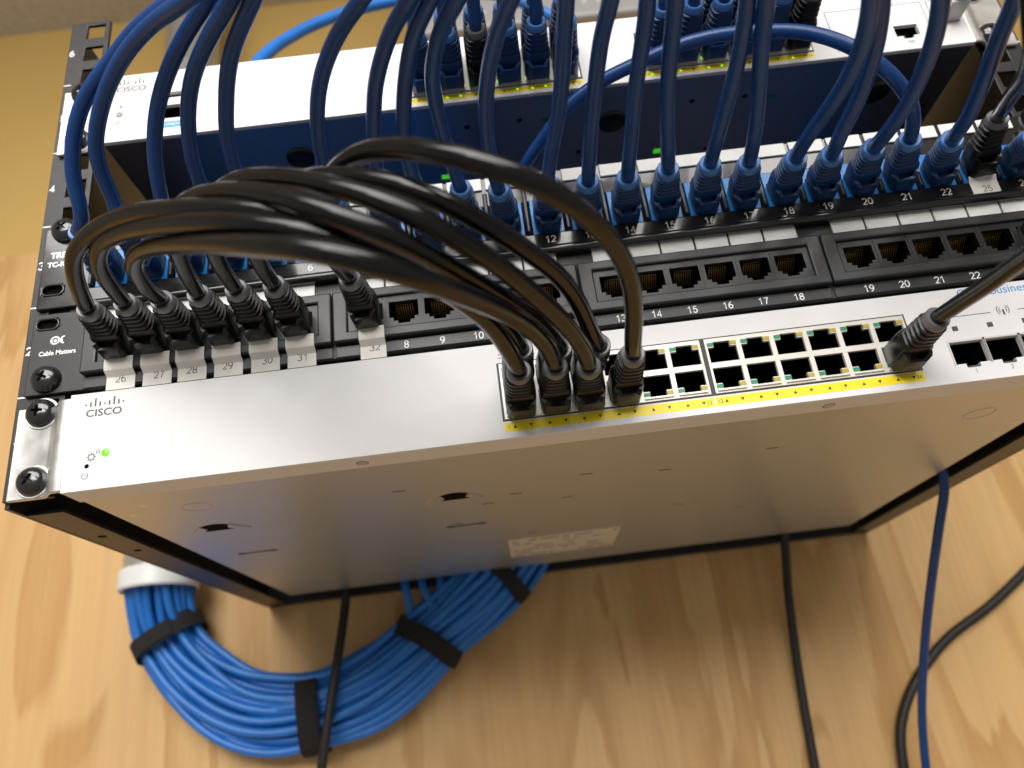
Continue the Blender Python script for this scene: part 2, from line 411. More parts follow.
def port_block(sw, x0, z0, yf, first, strip, lit=(), band=4.0, litarrows=()):
    pit = 14.15; W = 6 * pit; H = 24.8
    holes = []; js = []
    for c in range(6):
        for r in range(2):
            cx = x0 + pit * (c + .5); cz = z0 + (6.6 if r == 0 else 18.4)
            holes += jack_opening(cx, cz, r == 1); js.append((c, r, cx, cz))
    MB().slab(x0 - .9, x0 + W + .9, z0 - .7, z0 + H + .7, yf - .04, yf + .1, [(x0 - .25, x0 + W + .25, z0 - .25, z0 + H + .25)]).build('block_outline', 'print_black', sw)
    blk = MB().slab(x0, x0 + W, z0, z0 + H, yf - .6, yf + .9, holes).build('port_block', 'jack_shell', sw, bevel=.15, seg=1)
    for c, r, cx, cz in js:
        k = place('jack', JACK_ME['socket'], blk, (cx, yf + .95, cz))
        zl = cz + 3.5 if r else cz - 3.5
        place('port_light', JACK_ME['on' if (c, r) in lit else 'g'], blk, (cx - 4.75, yf - .7, zl))
        place('port_light', JACK_ME['on' if (c, r, 1) in lit else 'a'], blk, (cx + 4.75, yf - .7, zl))
        if r == 0: MB().box(cx - 6, cx + 6, yf - 1.5, yf - .62, cz - 5.7, cz - 5.0).build('latch_ledge', 'jack_shell', blk)
    # yellow band printed under the ports
    MB().box(x0 - .5, x0 + W + .6, yf - .05, yf + .05, z0 - 1.3 - band, z0 - 1.3).build('yellow_band', 'yellow', sw)
    for c in range(6):
        for q, s_ in ((-3.3, 1), (3.3, -1)):
            cx = x0 + pit * (c + .5) + q; cz = z0 - 1.3 - band / 2
            MB().loft([[(cx - .75, yy, cz - .65 * s_), (cx + .75, yy, cz - .65 * s_), (cx, yy, cz + .75 * s_)] for yy in (yf - .1, yf - .04)]).build('port_arrow', 'led_link' if (c, s_) in litarrows else 'print_black', sw)
    number('port_number', str(first), 1.6, (x0 + 1.2, yf - .1, z0 - 1.3 - band / 2), 'print_black', sw)
    number('port_number', str(first + 11), 1.6, (x0 + W - 1.6, yf - .1, z0 - 1.3 - band / 2), 'print_black', sw)

def half_moon(x, y, z, sw, sx=1):
    # mounting cut-out punched into the bottom plate, lip of bent metal beside it
    n = 14
    ring = [(x + 10.5 * math.cos(math.pi * i / n), y - 12.5 * math.sin(math.pi * i / n)) for i in range(n + 1)]
    MB().loft([[(a, b, z - .12) for a, b in ring], [(a, b, z + .02) for a, b in ring]]).build('foot_cutout', 'socket_dark', sw)
    MB().loft([[(x - 12.5, y - .4, z - .25), (x - 7, y + 7.4, z - .25), (x + 7, y + 7.4, z - .25), (x + 12.5, y - .4, z - .25)][::-1],
               [(x - 12.5, y - .4, z - .02), (x - 7, y + 7.4, z - .02), (x + 7, y + 7.4, z - .02), (x + 12.5, y - .4, z - .02)][::-1]]) if False else None
    for s_ in (-1, 1):
        MB().loft([[(x + s_ * 15, y + .3, z - .6), (x + s_ * 7, y - 11, z - .6), (x + s_ * 5.2, y - 5, z - .6), (x + s_ * 9, y + .3, z - .6)],
                   [(x + s_ * 15, y + .3, z), (x + s_ * 7, y - 11, z), (x + s_ * 5.2, y - 5, z), (x + s_ * 9, y + .3, z)]]).build('cutout_lip', 'steel', sw)

def make_switch(label, zb, metal):
    YF = -8.0; zt = zb + 42.6
    sw = thing('network_switch', label, 'network switch', ((XS0 + XS1) / 2, 0, zb))
    return sw, YF, zt
def ears(sw, zb, left=True, right=True):
    for s_, hx in ((1, 8.9), (-1, 474.6)):
        X = (lambda x: x) if s_ == 1 else (lambda x: 483.5 - x)
        # plate against the rail, then a bend that steps forward to the case
        prof = [(-1.6, -2.4), (13.2, -2.4), (14.6, -2.8), (16.2, -4.4), (17.6, -6.2), (19.2, -7.2), (21.0, -7.5), (23.8, -7.5)]
        back = [(x, y + 1.9) for x, y in prof]
        z0, z1 = zb + 1.0, zb + 41.6
        rr = []
        for z in (z0, z1):
            rr.append([(X(x), y, z) for x, y in prof] + [(X(x), y, z) for x, y in reversed(back)])
        MB().loft(rr).build('mounting_ear', 'zinc', sw, smooth=True, bevel=.5)
        for z in (zb + 8.2, zb + 39.2 - .9):
            screw(sw, (hx + .2 - (2.5 if s_ < 0 else 0), -2.7, z), random.random() * 3, washer=True)

# --- lower switch
zb = -1.7
low, YF, zt = make_switch('white front network switch lowest in the rack, bare steel underside in view', zb, 'steel')
low_holes = [(203.9 - .4, 203.9 + 84.9 + .4, 5.9, 31.5), (290.6 - .4, 290.6 + 84.9 + .4, 5.9, 31.5)]
SFX = [390.6 + 14.9 * i for i in range(4)]
low_holes += [(x - .1, x + 14.2, 6.3, 16.0) for x in SFX] + [(x + 4, x + 9.8, 4.6, 6.4) for x in SFX]
low_holes = [low_holes[0], low_holes[1]] + low_holes[2:]
MB().slab(XS0, XS1, zb, zt, YF, YF + 2.2, low_holes).build('front_plate', 'white_paint', low, bevel=.3)
MB().box(XS0, XS1, YF + 2.25, 6.8, zb, zb + 1.6).build('front_lip', 'bezel_plastic', low, bevel=.3)
MB().box(XS0 + .4, XS1 - .4, YF + 2.25, 6.8, zt - 1.6, zt - .1).build('top_lip', 'bezel_plastic', low)
MB().box(XS0 + .5, XS1 - .5, 7.2, 296, zb + .5, zt - .3).build('chassis', 'steel', low, bevel=.6)
port_block(low, 203.9, 6.3, YF, 1, True)
port_block(low, 290.6, 6.3, YF, 13, True)
for i, x in enumerate(SFX):
    mb = MB(); mb.openbox(x - .2, x + 14.3, YF + .4, 6, 4.5, 16.1); mb.keep = True
    mb.build('module_cage', 'socket_dark', low)
    MB().slab(x - .9, x + 15, 6.0, 16.9, YF - .35, YF - .02, [(x - .2, x + 14.3, 4, 16.1)]).build('cage_rim', 'jack_shell', low)
    MB().box(x + 4.4, x + 9.4, YF - .3, YF + .3, 4.5, 5.0).build('cage_latch', 'print_grey', low)
    MB().box(x + 3.6, x + 6.0, YF - .08, YF + .05, 21.2, 23.4).build('module_light', 'print_grey', low)
    number('module_number', str(i + 1), 1.7, (x + 7, YF - .04, 2.6), 'print_grey', low)
MB().box(391, 412.5, YF - .06, YF, 27.6, 27.9).build('rule_line', 'print_grey', low)
MB().box(424, 452, YF - .06, YF, 27.6, 27.9).build('rule_line', 'print_grey', low)
mb = MB(); mb.slab(417.6, 418.4, 26, 28.6, YF - .06, YF, []); mb.build('antenna_icon', 'print_grey', low)
for rr_ in (1.6, 2.6):
    for s_ in (-1, 1):
        mb = MB(); pts = [Vector((418 + s_ * rr_ * math.cos(a), YF - .03, 28.4 + rr_ * math.sin(a))) for a in [(-.8 + .2 * k) for k in range(9)]]
        mb.tube(pts, .16, 6); mb.build('antenna_icon', 'print_grey', low)
text('brand_text', 'Cisco', 5.4, (414, YF - .04, 38.0), 'print_blue', low, align='RIGHT')
text('brand_text', 'Business', 5.4, (415.5, YF - .04, 37.8), 'print_blue', low, align='LEFT')
logo(low, 38.6, 31.4, YF)
led = MB().disc((40.9, YF + .02, 13.4), (0, -1, 0), [(0, 1.75), (.3, 1.7), (.55, 1.2)], 20).build('status_light', 'led_green', low, smooth=True)
mb = MB(); mb.tube([Vector((35.2 + 1.15 * math.cos(a), YF - .02, 12.1 + 1.15 * math.sin(a))) for a in [k * .3927 for k in range(17)]], .17, 6, cap=False)
for k in range(8):
    a = k * math.pi / 4; mb.box(35.2 + 1.6 * math.cos(a) - .22, 35.2 + 1.6 * math.cos(a) + .22, YF - .12, YF, 12.1 + 1.6 * math.sin(a) - .22, 12.1 + 1.6 * math.sin(a) + .22)
mb.build('gear_icon', 'print_grey', low)
mb = MB(); mb.tube([Vector((37.8 + .7 * math.cos(a), YF - .02, 14.2 + .7 * math.sin(a))) for a in [k * .3927 for k in range(17)]], .14, 6, cap=False); mb.build('gear_icon', 'print_grey', low)
MB().disc((33.7, YF + .05, 8.4), (0, -1, 0), [(0, .95), (.1, .95)], 18).build('reset_hole', 'socket_dark', low)
mb = MB(); mb.tube([Vector((33.3 + 1.25 * math.cos(a), YF - .02, 4.3 + 1.25 * math.sin(a))) for a in [1.9 + k * .36 for k in range(16)]], .16, 6)
mb.box(33.2, 33.4, YF - .1, YF, 4.3, 5.2); mb.build('reset_icon', 'print_grey', low)
text('port_icon', '\u2302', 3.2, (205.4, YF - .04, 34.4), 'print_grey', low) if False else MB().box(204, 207.5, YF - .06, YF, 34.0, 34.3).build('port_icon', 'print_grey', low)
mb = MB(); mb.tube([Vector((204.2, YF - .03, 35.4)), Vector((205.6, YF - .03, 36.6)), Vector((207.2, YF - .03, 35.2))], .16, 6); mb.build('port_icon', 'print_grey', low)
ears(low, zb)
# underside of the lower switch: cut-outs, slots, dimples, rating label
ZU = zb + .5
for (px, py) in ((338.1, -.4), (143.5, -.4)):
    MB().disc((px, 0.4, zb - .04), (0, 0, 1), [(0, 2.6), (.06, 2.6)], 20).build('lip_screw', 'print_grey', low)
    MB().disc((px, 0.4, zb - .14), (0, 0, 1), [(0, 2.1), (.12, 2.2)], 20).build('lip_screw', 'steel', low)
half_moon(55, 80, ZU, low); half_moon(174.5, 77, ZU, low)
for (sx_, sy_) in ((53.5, 138), (174.5, 135.5)):
    MB().box(sx_ - 9, sx_ + 9, sy_ - 1.6, sy_ + 1.6, ZU - .06, ZU + .02).build('slot', 'print_black', low)
    for q in (-9, 9): MB().disc((sx_ + q, sy_, ZU - .08), (0, 0, 1), [(0, 2.6), (.06, 2.6)], 12).build('slot_end', 'print_black', low)
for (x, y, r) in ((61, 35, 6.5), (423, 40, 7)):
    mb = MB(); mb.tube([Vector((x + r * math.cos(a), y + r * math.sin(a), ZU)) for a in [k * math.pi / 16 for k in range(33)]], .22, 6, cap=False); mb.build('pressed_ring', 'steel', low)
for (x, y, r) in ((33, 36, 3), (43, 24, 3), (452, 62, 2.5)):
    MB().disc((x, y, ZU - .25), (0, 0, 1), [(0, r * .8), (.27, r)], 20).build('rivet', 'jack_shell', low, smooth=True)
for (x, y) in ((205, 80), (232, 100), (190, 93), (280, 70), (300, 150), (240, 60), (345, 180), (170, 130), (212, 178), (150, 50), (330, 55)):
    MB().box(x - 3, x + 3, y - .7, y + .7, ZU - .05, ZU + .02).build('vent_slot', 'print_grey', low)
lab = MB().box(196.5, 270, 193, 254, ZU - .12, ZU + .01).build('rating_label', 'sticker', low)
for row, y in enumerate((200, 210, 220, 230, 240, 249)):
    x = 199
    while x < 266:
        wd = random.choice((3, 5, 8, 12)); wd = min(wd, 268 - x)
        if random.random() < .5: MB().box(x, x + wd, y - 1.8, y + 1.8, ZU - .17, ZU - .1).build('label_print', 'print_mid', lab)
        x += wd + 2.5

# --- upper switch
zb2 = zb + 4 * U - .8
up, YF2, zt2 = make_switch('white front network switch near the top of the rack, crowded with blue plugs', zb2, 'dark_steel')
ZP = 181.6
up_holes = [(176.6, 176.6 + 85.7, ZP - .4, ZP + 25.2), (293.2, 293.2 + 85.7, ZP - .4, ZP + 25.2),
            (394.5, 406.5, 179.3, 186.4), (422.6, 434.6, 184.4, 191.5), (426, 431.2, 182.6, 184.5), (447, 457, 190, 201), (52, 63, 186.4, 195.0), (52, 64, 198.6, 203.4)]
MB().slab(XS0, XS1, zb2, zt2, YF2, YF2 + 2.2, up_holes).build('front_plate', 'white_paint', up, bevel=.3)
MB().slab(XS0 + .3, XS1 - .3, zb2 + .3, zt2 - .3, YF2 + 2.25, 280, [(XS0 + 1.5, XS1 - 1.5, zb2 + 1.5, zt2 - 1.5)]).build('chassis', 'dark_steel', up)
MB().box(XS0 + 1.7, XS1 - 1.7, 20, 278, zb2 + 1.7, zt2 - 1.7).build('inner_tray', 'socket_dark', up)
port_block(up, 177.0, ZP, YF2, 1, True, lit={(1, 0), (1, 0, 1), (3, 0), (4, 0), (4, 0, 1)}, band=3.0, litarrows={(1, 1), (1, -1), (3, -1), (4, 1), (4, -1)})
port_block(up, 293.6, ZP, YF2, 13, True, lit={(0, 0, 1), (1, 0, 1), (2, 0), (2, 0, 1), (4, 0)}, band=3.0, litarrows={(0, 1), (1, 1), (2, 1), (2, -1), (5, 1)})
for h in up_holes[2:4] + up_holes[5:]:
    mb = MB(); mb.openbox(h[0] - .2, h[1] + .2, YF2 + 2.3, 4, h[2] - .2, h[3] + .2); mb.keep = True; mb.build('socket', 'socket_dark', up)
g = place('contacts', JACK_ME['gold'], up, (428.6, YF2 + 3, 189.6))
MB().box(52.3, 62.7, YF2 + 2, 3, 200.2, 201.8).build('usb_tongue', 'bezel_plastic', up)
MB().box(51, 65, YF2 - .06, YF2 + .05, 180.5, 184.2).build('console_band', 'print_blue', up)
text('console_text', 'CONSOLE', 2.2, (58, YF2 - .1, 182.3), 'print_white', up)
for x, t in ((400.5, 'G3'), (428.6, 'G4')): text('uplink_text', t, 2.4, (x, YF2 - .04, 177.6 if x < 410 else 180.3), 'print_grey', up)
MB().slab(391, 441, 178.6, 206, YF2 - .05, YF2, [(391.35, 440.65, 176, 205.65)]).build('rule_line', 'print_grey', up)
MB().slab(443.5, 459, 178.6, 206, YF2 - .05, YF2, [(443.9, 459.5, 176, 205.65)]).build('rule_line', 'print_grey', up)
logo(up, 36.2, 208.4, YF2)
MB().disc((31.5, YF2 + .02, 192.2), (0, -1, 0), [(0, 1.7), (.4, 1.5)], 18).build('status_light', 'led_grey', up, smooth=True)
text('status_icon', '*', 5, (31.9, YF2 - .04, 196.4), 'print_grey', up)
mb = MB(); mb.tube([Vector((29.5, YF2 - .03, 187)), Vector((30.4, YF2 - .03, 186)), Vector((32, YF2 - .03, 188.2))], .18, 6); mb.build('status_icon', 'print_grey', up)
ears(up, zb2)
ZU2 = zb2 + .3
for (x, y) in ((114.5, 19), (279, 19), (420, 20)):
    MB().disc((x, y, ZU2 - 1.6), (0, 0, 1), [(0, 6.4), (.5, 7.2), (1.7, 7.6)], 24).build('rubber_foot', 'black_plastic', up, smooth=True)
for (x, y) in ((202.7, 10.7), (230, 10.1), (320, 10.8), (348, 11.7), (262, 40), (186, 30), (335, 50), (230, 60)):
    MB().disc((x, y, ZU2 - .06), (0, 0, 1), [(0, 1.5), (.08, 1.5)], 14).build('vent_hole', 'socket_dark', up)
for (x, y, m) in ((243.3, 12.2, 'led_green_dim'), (362.4, 14, 'led_green_dim'), (187.4, 48, 'led_vent'), (307, 47, 'led_vent')):
    MB().box(x - 2.2, x + 2.2, y - 1.8, y + 1.8, ZU2 - .06, ZU2 + .02).build('lit_vent', m, up)

# ------------------------------------------------------------------ lower patch panel (24 ports in four modules)
cm = thing('patch_panel', 'black patch panel of four port modules above the lowest switch, half its ports empty', 'patch panel', (243, 0, 45.6), 'patch panels')
cmx = lambda p: 40.2 + 109.6 * ((p - 1) // 6) + 15.7 * ((p - 1) % 6)
CMZ = 64.4
slot = lambda cx, cz: [(cx - 4.2, cx + 4.2, cz - 2.9, cz + 2.9), (cx - 5.2, cx + 5.2, cz - 1.8, cz + 1.8)]
MB().slab(-.5, 484, 45.7, 85.6, -2.2, -.1, slot(5.9, 80.2) + slot(478, 80.2) +
          [(cmx(6 * g + 1) - 13, cmx(6 * g + 6) + 13, 54.5, 76) for g in range(4)]).build('panel_plate', 'black_metal', cm, bevel=.4)
for g in range(4):
    xa, xb = cmx(6 * g + 1) - 15.4, cmx(6 * g + 6) + 15.2
    hs = []
    for i in range(6):
        cx = cmx(6 * g + i + 1)
        hs += [(cx - 6.4, cx + 6.4, CMZ - 3.0, CMZ + 4.8), (cx - 4.6, cx + 4.6, CMZ - 4.6, CMZ - 2.9), (cx - 2.6, cx + 2.6, CMZ - 6.0, CMZ - 4.5)]
    hs2 = [(xa + 6.4, xb - 6.2, 56.6, 72.4)]
    MB().slab(xa, xb, 52.0, 76.8, -6.2, -2.3, hs2).build('module_frame', 'grey_plastic', cm, bevel=.7)
    mod = MB().slab(xa + 6.3, xb - 6.1, 56.5, 72.5, -4.6, -2.4, hs).build('port_module', 'black_plastic', cm, bevel=.2)
    for i in range(5):
        xm = (cmx(6 * g + i + 1) + cmx(6 * g + i + 2)) / 2
        MB().box(xm - .25, xm + .25, -4.85, -4.55, 57, 72).build('divider', 'grey_plastic', mod)
    for i in range(6):
        cx = cmx(6 * g + i + 1)
        k = place('jack', JACK_ME['socket'], mod, (cx, -2.35, CMZ))
        place('contacts', JACK_ME['gold'], mod, (cx, -4.2, CMZ + 2.6))
        MB().box(cx - 7.4, cx + 7.4, -3.2, -2.25, 77.9, 84.6).build('label_tab', 'label_white', cm, bevel=.2)
    # name strip along the lower edge
    MB().box(xa + .5, xb - .5, -2.8, -2.25, 46.1, 51.2).build('number_strip', 'grey_plastic', cm, bevel=.2)
for p in range(1, 25):
    number('port_number', str(p), 3.3, (cmx(p), -2.9, 48.6), 'print_white', cm, .15)
paper_nums = {1: '26', 2: '27', 3: '28', 4: '29', 5: '30', 6: '31', 7: '32'}
for p, s_ in paper_nums.items():
    cx = cmx(p) + (1.2 if p < 7 else 1.0) + random.uniform(-.5, .5); wd = 6.2 if p < 7 else 5.6
    yb, yt = -3.1, -6.9
    rings = []
    for x in (cx - wd, cx + wd):
        rings.append([(x, yb, 43.6), (x, yb, 49.6), (x, -6.1, 51.6), (x, -6.5, 53), (x, -6.5, 57.4), (x, -6.35, 57.4), (x, -6.35, 53), (x, -5.9, 51.7), (x, yb + .15, 49.8), (x, yb + .15, 43.6)])
    t = MB().loft(rings).build('paper_label', 'paper', cm, smooth=True)
    number('label_number', s_, 3.3, (cx + random.uniform(-.4, .8), yb - .05, 48.6 + random.uniform(-.5, .4)), 'print_grey', cm, .12, rot=random.uniform(-.05, .05))
def slot_rim(parent, cx, cz, y, hw=5.0, hh=2.7):
    P = [Vector((cx + sg * (hw - hh) + hh * math.cos(a), y, cz + hh * math.sin(a))) for sg, rng in ((1, range(-4, 5)), (-1, range(4, 13))) for a in [k * math.pi / 8 for k in rng]]
    P.append(P[0].copy())
    MB().tube(P, .45, 8, cap=False).build('slot_rim', 'screw_black', parent, smooth='all')
    MB().loft([[Vector((p.x, yy, p.z)) for p in P[:-1]] for yy in (-.25, -.12)]).build('slot_shade', 'socket_dark', parent)  # black sheet added to stand in for the shade inside the slot
for cx in (5.9, 478): slot_rim(cm, cx, 80.2, -2.3)
text('maker_text', 'Cable Matters', 3.1, (11.9, -2.26, 65.4), 'print_white', cm, wide=.92, bold=.06)
mb = MB(); mb.tube([Vector((10.4 + 1.75 * math.cos(a), -2.26, 71.4 + 1.75 * math.sin(a))) for a in [k * .3927 for k in range(17)]], .5, 6, cap=False)
mb.disc((10.4, -2.22, 71.4), (0, -1, 0), [(0, .75), (.1, .75)], 14)
mb.tube([Vector((14.6 + 1.7 * math.cos(a), -2.26, 71.5 + 1.7 * math.sin(a))) for a in [math.pi / 2 + k * .39 for k in range(9)]], .5, 6); mb.box(12.0, 13.6, -2.34, -2.2, 70.9, 72.1)
mb.build('maker_mark', 'print_white', cm)
screw(cm, (8.9, -2.4, 52.6), .8); screw(cm, (474.6, -2.4, 52.6), .3)
MB().box(XS0 + 2, XS1, 13, 40, 46.5, 84).build('circuit_housing', 'black_plastic', cm)

# ------------------------------------------------------------------ upper patch panel (24 keystone jacks)
tr = thing('patch_panel', 'black keystone patch panel with blue jacks below the upper switch', 'patch panel', (243, 0, 88), 'patch panels')
trx = lambda p: 33.5 + 18.27 * (p - 1)
TRZ = 104.2
kh = [(trx(p) - 7.6, trx(p) + 7.6, TRZ - 8.6, TRZ + 11.2) for p in range(1, 25)]
MB().slab(-.5, 484, 88.2, 131.6, -2.4, -.1, slot(6.2, 97.8) + slot(478, 97.8) + kh).build('panel_plate', 'gloss_black', tr, bevel=.5)
mb = MB()
mb.loft([[Vector((x, -4.9 + 2.6 * math.cos(a), 86.0 + 2.4 * math.sin(a))) for a in [k * math.pi / 8 for k in range(16)]] for x in (22.5, 463)])
mb.build('bottom_lip', 'gloss_black', tr, smooth=True)
MB().box(22.5, 463, -4.9, -2.45, 87.6, 95.6).build('number_rail', 'gloss_black', tr, bevel=.8)
for p in range(1, 25):
    cx = trx(p)
    ks = MB().slab(cx - 7.2, cx + 7.2, TRZ - 8.2, TRZ + 10.6, -3.6, 8, [(cx - 6, cx + 6, TRZ - 3.4, TRZ + 4.4), (cx - 3.2, cx + 3.2, TRZ - 5.6, TRZ - 3.3)]).build('keystone_jack', 'blue_keystone', tr, bevel=.4)
    place('contacts', JACK_ME['gold'], ks, (cx, -2.0, TRZ + 2.6))
    MB().box(cx - 6.2, cx + 6.2, 8.05, 20, TRZ - 6, TRZ + 6).build('jack_rear', 'blue_keystone', ks)
    MB().box(cx - 6.5, cx + 6.5, 4, 7.9, TRZ - 5.9, TRZ + 4.9).build('socket_back', 'socket_dark', ks)
    MB().box(cx - 8.2, cx + 8.2, -3.4, -2.45, 124.4, 131.2).build('label_tab', 'label_white', tr, bevel=.3)
    number('port_number', str(p), 3.5, (cx, -4.98, 91.9), 'print_white', tr, .16) if p != 23 else None
for p in range(0, 25):
    cx = trx(p) + 9.13
    MB().loft([[(cx - 1.3, -2.45, 95.8), (cx - .7, -5.4, 97), (cx + .7, -5.4, 97), (cx + 1.3, -2.45, 95.8)], [(cx - 1.3, -2.45, 122.5), (cx - .7, -5.0, 121), (cx + .7, -5.0, 121), (cx + 1.3, -2.45, 122.5)]]).build('divider_rib', 'grey_plastic', tr, bevel=.3)
t = MB().loft([[(x, -5.05, 86.5), (x, -5.05, 95.0), (x, -6.2, 97.6), (x, -6.0, 97.6), (x, -4.92, 95.1), (x, -4.92, 86.5)] for x in (trx(23) - 6.4, trx(23) + 6.4)]).build('paper_label', 'paper', tr)
number('label_number', '25', 3.2, (trx(23) + .6, -5.12, 91), 'print_grey', tr, .12)
for cx in (6.2, 478): slot_rim(tr, cx, 97.8, -2.5)
text('maker_text', 'TRENDnet', 4.2, (3.2, -2.46, 116.4), 'print_white', tr, align='LEFT', bold=.18)
text('maker_text', 'TC-KP24', 3.6, (2.2, -2.46, 111.4), 'print_white', tr, align='LEFT', bold=.14)
screw(tr, (8.9, -2.6, 129.6), 1.2); screw(tr, (474.6, -2.6, 129.6), .2)

# ------------------------------------------------------------------ plugs (local: +Z outwards from the socket, -Y is the latch side)
def rrect(hw, hh, oy, z, r=.35, n=5):
    rad = min(hw, hh) * r * 2; out = []
    for cx, cy, a0 in ((hw - rad, hh - rad, 0), (-hw + rad, hh - rad, 90), (-hw + rad, -hh + rad, 180), (hw - rad, -hh + rad, 270)):
        for k in range(n):
            a = math.radians(a0 + 90 * k / (n - 1)); out.append((cx + rad * math.cos(a), cy + oy + rad * math.sin(a), z))
    return out
BL = 29.0
def plug_meshes(tagname, bodym, rimm):
    res = {}
    def keep(key, mb, m, **k):
        o = mb.build(key, m, None, **k)
        if o.modifiers:
            bpy.context.view_layer.update(); me = bpy.data.meshes.new_from_object(o.evaluated_get(bpy.context.evaluated_depsgraph_get()))
        else: me = o.data
        bpy.data.objects.remove(o); res[key] = me
    # boot body: rounded block, shoulders, ribbed neck
    secs = [(0.4, 5.7, 4.3, 0, .12), (1.2, 6.0, 4.6, 0, .14), (9, 6.2, 4.9, 0, .16), (12.5, 6.2, 5.1, -.1, .2), (14.5, 5.7, 4.9, 0, .3)]
    z = 15.0
    for k in range(4):
        hw = 5.7 - .18 * k; hh = 5.0 - .08 * k
        secs += [(z, hw - .9, hh - .8, 0, .36), (z + .6, hw - .9, hh - .8, 0, .36), (z + 1.0, hw, hh, 0, .36), (z + 2.1, hw, hh, 0, .36), (z + 2.5, hw - .9, hh - .8, 0, .36)]
        z += 2.6
    secs += [(z + .3, 4.7, 4.5, 0, .42)]
    mb = MB(); mb.loft([rrect(hw, hh, oy, zz, r) for zz, hw, hh, oy, r in secs]); keep('boot', mb, bodym, smooth=True)
    # collar ring at the cable end, its highlight put into a paler colour
    mb = MB(); n = 20
    prof = [(z + .2, 4.75), (BL - .5, 4.7), (BL, 4.3), (BL - .2, 3.2)]
    mb.disc((0, 0, 0), (0, 0, 1), prof, n); keep('collar', mb, rimm, smooth=True)
    # latch hood: two cheeks and a bridge, leaving a dark pocket
    mb = MB()
    def arch(k, zz): 
        out = [(-5.9, -3.6), (-5.9, -5.2), (-5.2, -7.0), (-3.6, -8.6 * k), (3.6, -8.6 * k), (5.2, -7.0), (5.9, -5.2), (5.9, -3.6), (3.7, -3.6), (3.7, -6.0), (2.6, -7.4 * k), (-2.6, -7.4 * k), (-3.7, -6.0), (-3.7, -3.6)]
        return [(x, y, zz + (1.8 if abs(x) < 4 and y < -6.5 else 0) * (-1 if zz > 6 else 1)) for x, y in out]
    mb.loft([arch(1, 1.0), arch(1, 5), arch(1, 9), arch(.96, 11.5)], False, False)
    n = 14; L = len(mb.v) - n
    for q in (0, L):
        for i0, i1 in ((0, 13), (1, 12), (2, 12), (3, 11), (4, 10), (5, 9), (6, 9)):
            pass
        mb.f += [(q + 0, q + 1, q + 12, q + 13), (q + 1, q + 2, q + 12), (q + 2, q + 3, q + 11, q + 12), (q + 3, q + 4, q + 10, q + 11), (q + 4, q + 5, q + 9, q + 10), (q + 5, q + 6, q + 9), (q + 6, q + 7, q + 8, q + 9)]
    keep('latch_hood', mb, bodym, smooth=True)
    mb = MB(); mb.loft([[(a, b, zz) for a, b in ((-1.9, -4.55), (-1.9, -4.55 - d), (1.9, -4.55 - d), (1.9, -4.55))] for zz, d in ((0, .5), (4, 1.3), (8, 1.9))])
    keep('latch', mb, 'gloss_black' if 'black' in bodym else bodym, smooth=True)
    mb = MB(); mb.box(-5.8, 5.8, -3.9, 3.9, -7, .5); keep('plug_body', mb, 'clear_plug')
    return res
PLUG = {'black': plug_meshes('k', 'black_boot', 'boot_rim_lit'), 'blue': plug_meshes('b', 'blue_boot', 'blue_rim_lit')}

def plug(parent, base, tip, kind, flip=False):
    """base = socket mouth, tip = where the cable leaves the boot"""
    base = Vector(base); tip = Vector(tip); zax = (tip - base).normalized()
    up_ = Vector((0, 0, 1 if not flip else -1)); y = (up_ - zax * up_.dot(zax)).normalized(); x = y.cross(zax)
    R = Matrix((x, y, zax)).transposed()
    P = PLUG[kind]
    o = bpy.data.objects.new('plug', P['boot']); COL.objects.link(o); o.parent = parent
    k = (tip - base).length / BL
    o.matrix_local = Matrix.LocRotScale((base - WLOC[parent.name]) * MM, R.to_quaternion(), Vector((1, 1, k)))
    for nm in ('collar', 'latch_hood', 'latch', 'plug_body'):
        c = bpy.data.objects.new(nm, P[nm]); COL.objects.link(c); c.parent = o

def cord(name, label, cat, group, path, r, m, base0=None, kind=None, base1=None, flip1=False, kind1=None, step=3.0):
    o = thing(name, label, cat, base0 if base0 is not None else path[0], group)
    pts = smooth_pts(spline(path, step), 3)
    MB().tube(pts, r, 14).build('cable', m, o, smooth='all')
    if base0 is not None: plug(o, base0, path[0] + (path[0] - path[1]).normalized() * -1.0, kind)
    if base1 is not None: plug(o, base1, path[-1] + (path[-1] - path[-2]).normalized() * -1.0, kind1 or kind, flip1)
    return o
def arc_params(px):
    s = [0]
    for i in range(1, len(px)): s.append(s[-1] + math.hypot(px[i][0] - px[i - 1][0], px[i][1] - px[i - 1][1]))
    return [q / s[-1] for q in s]

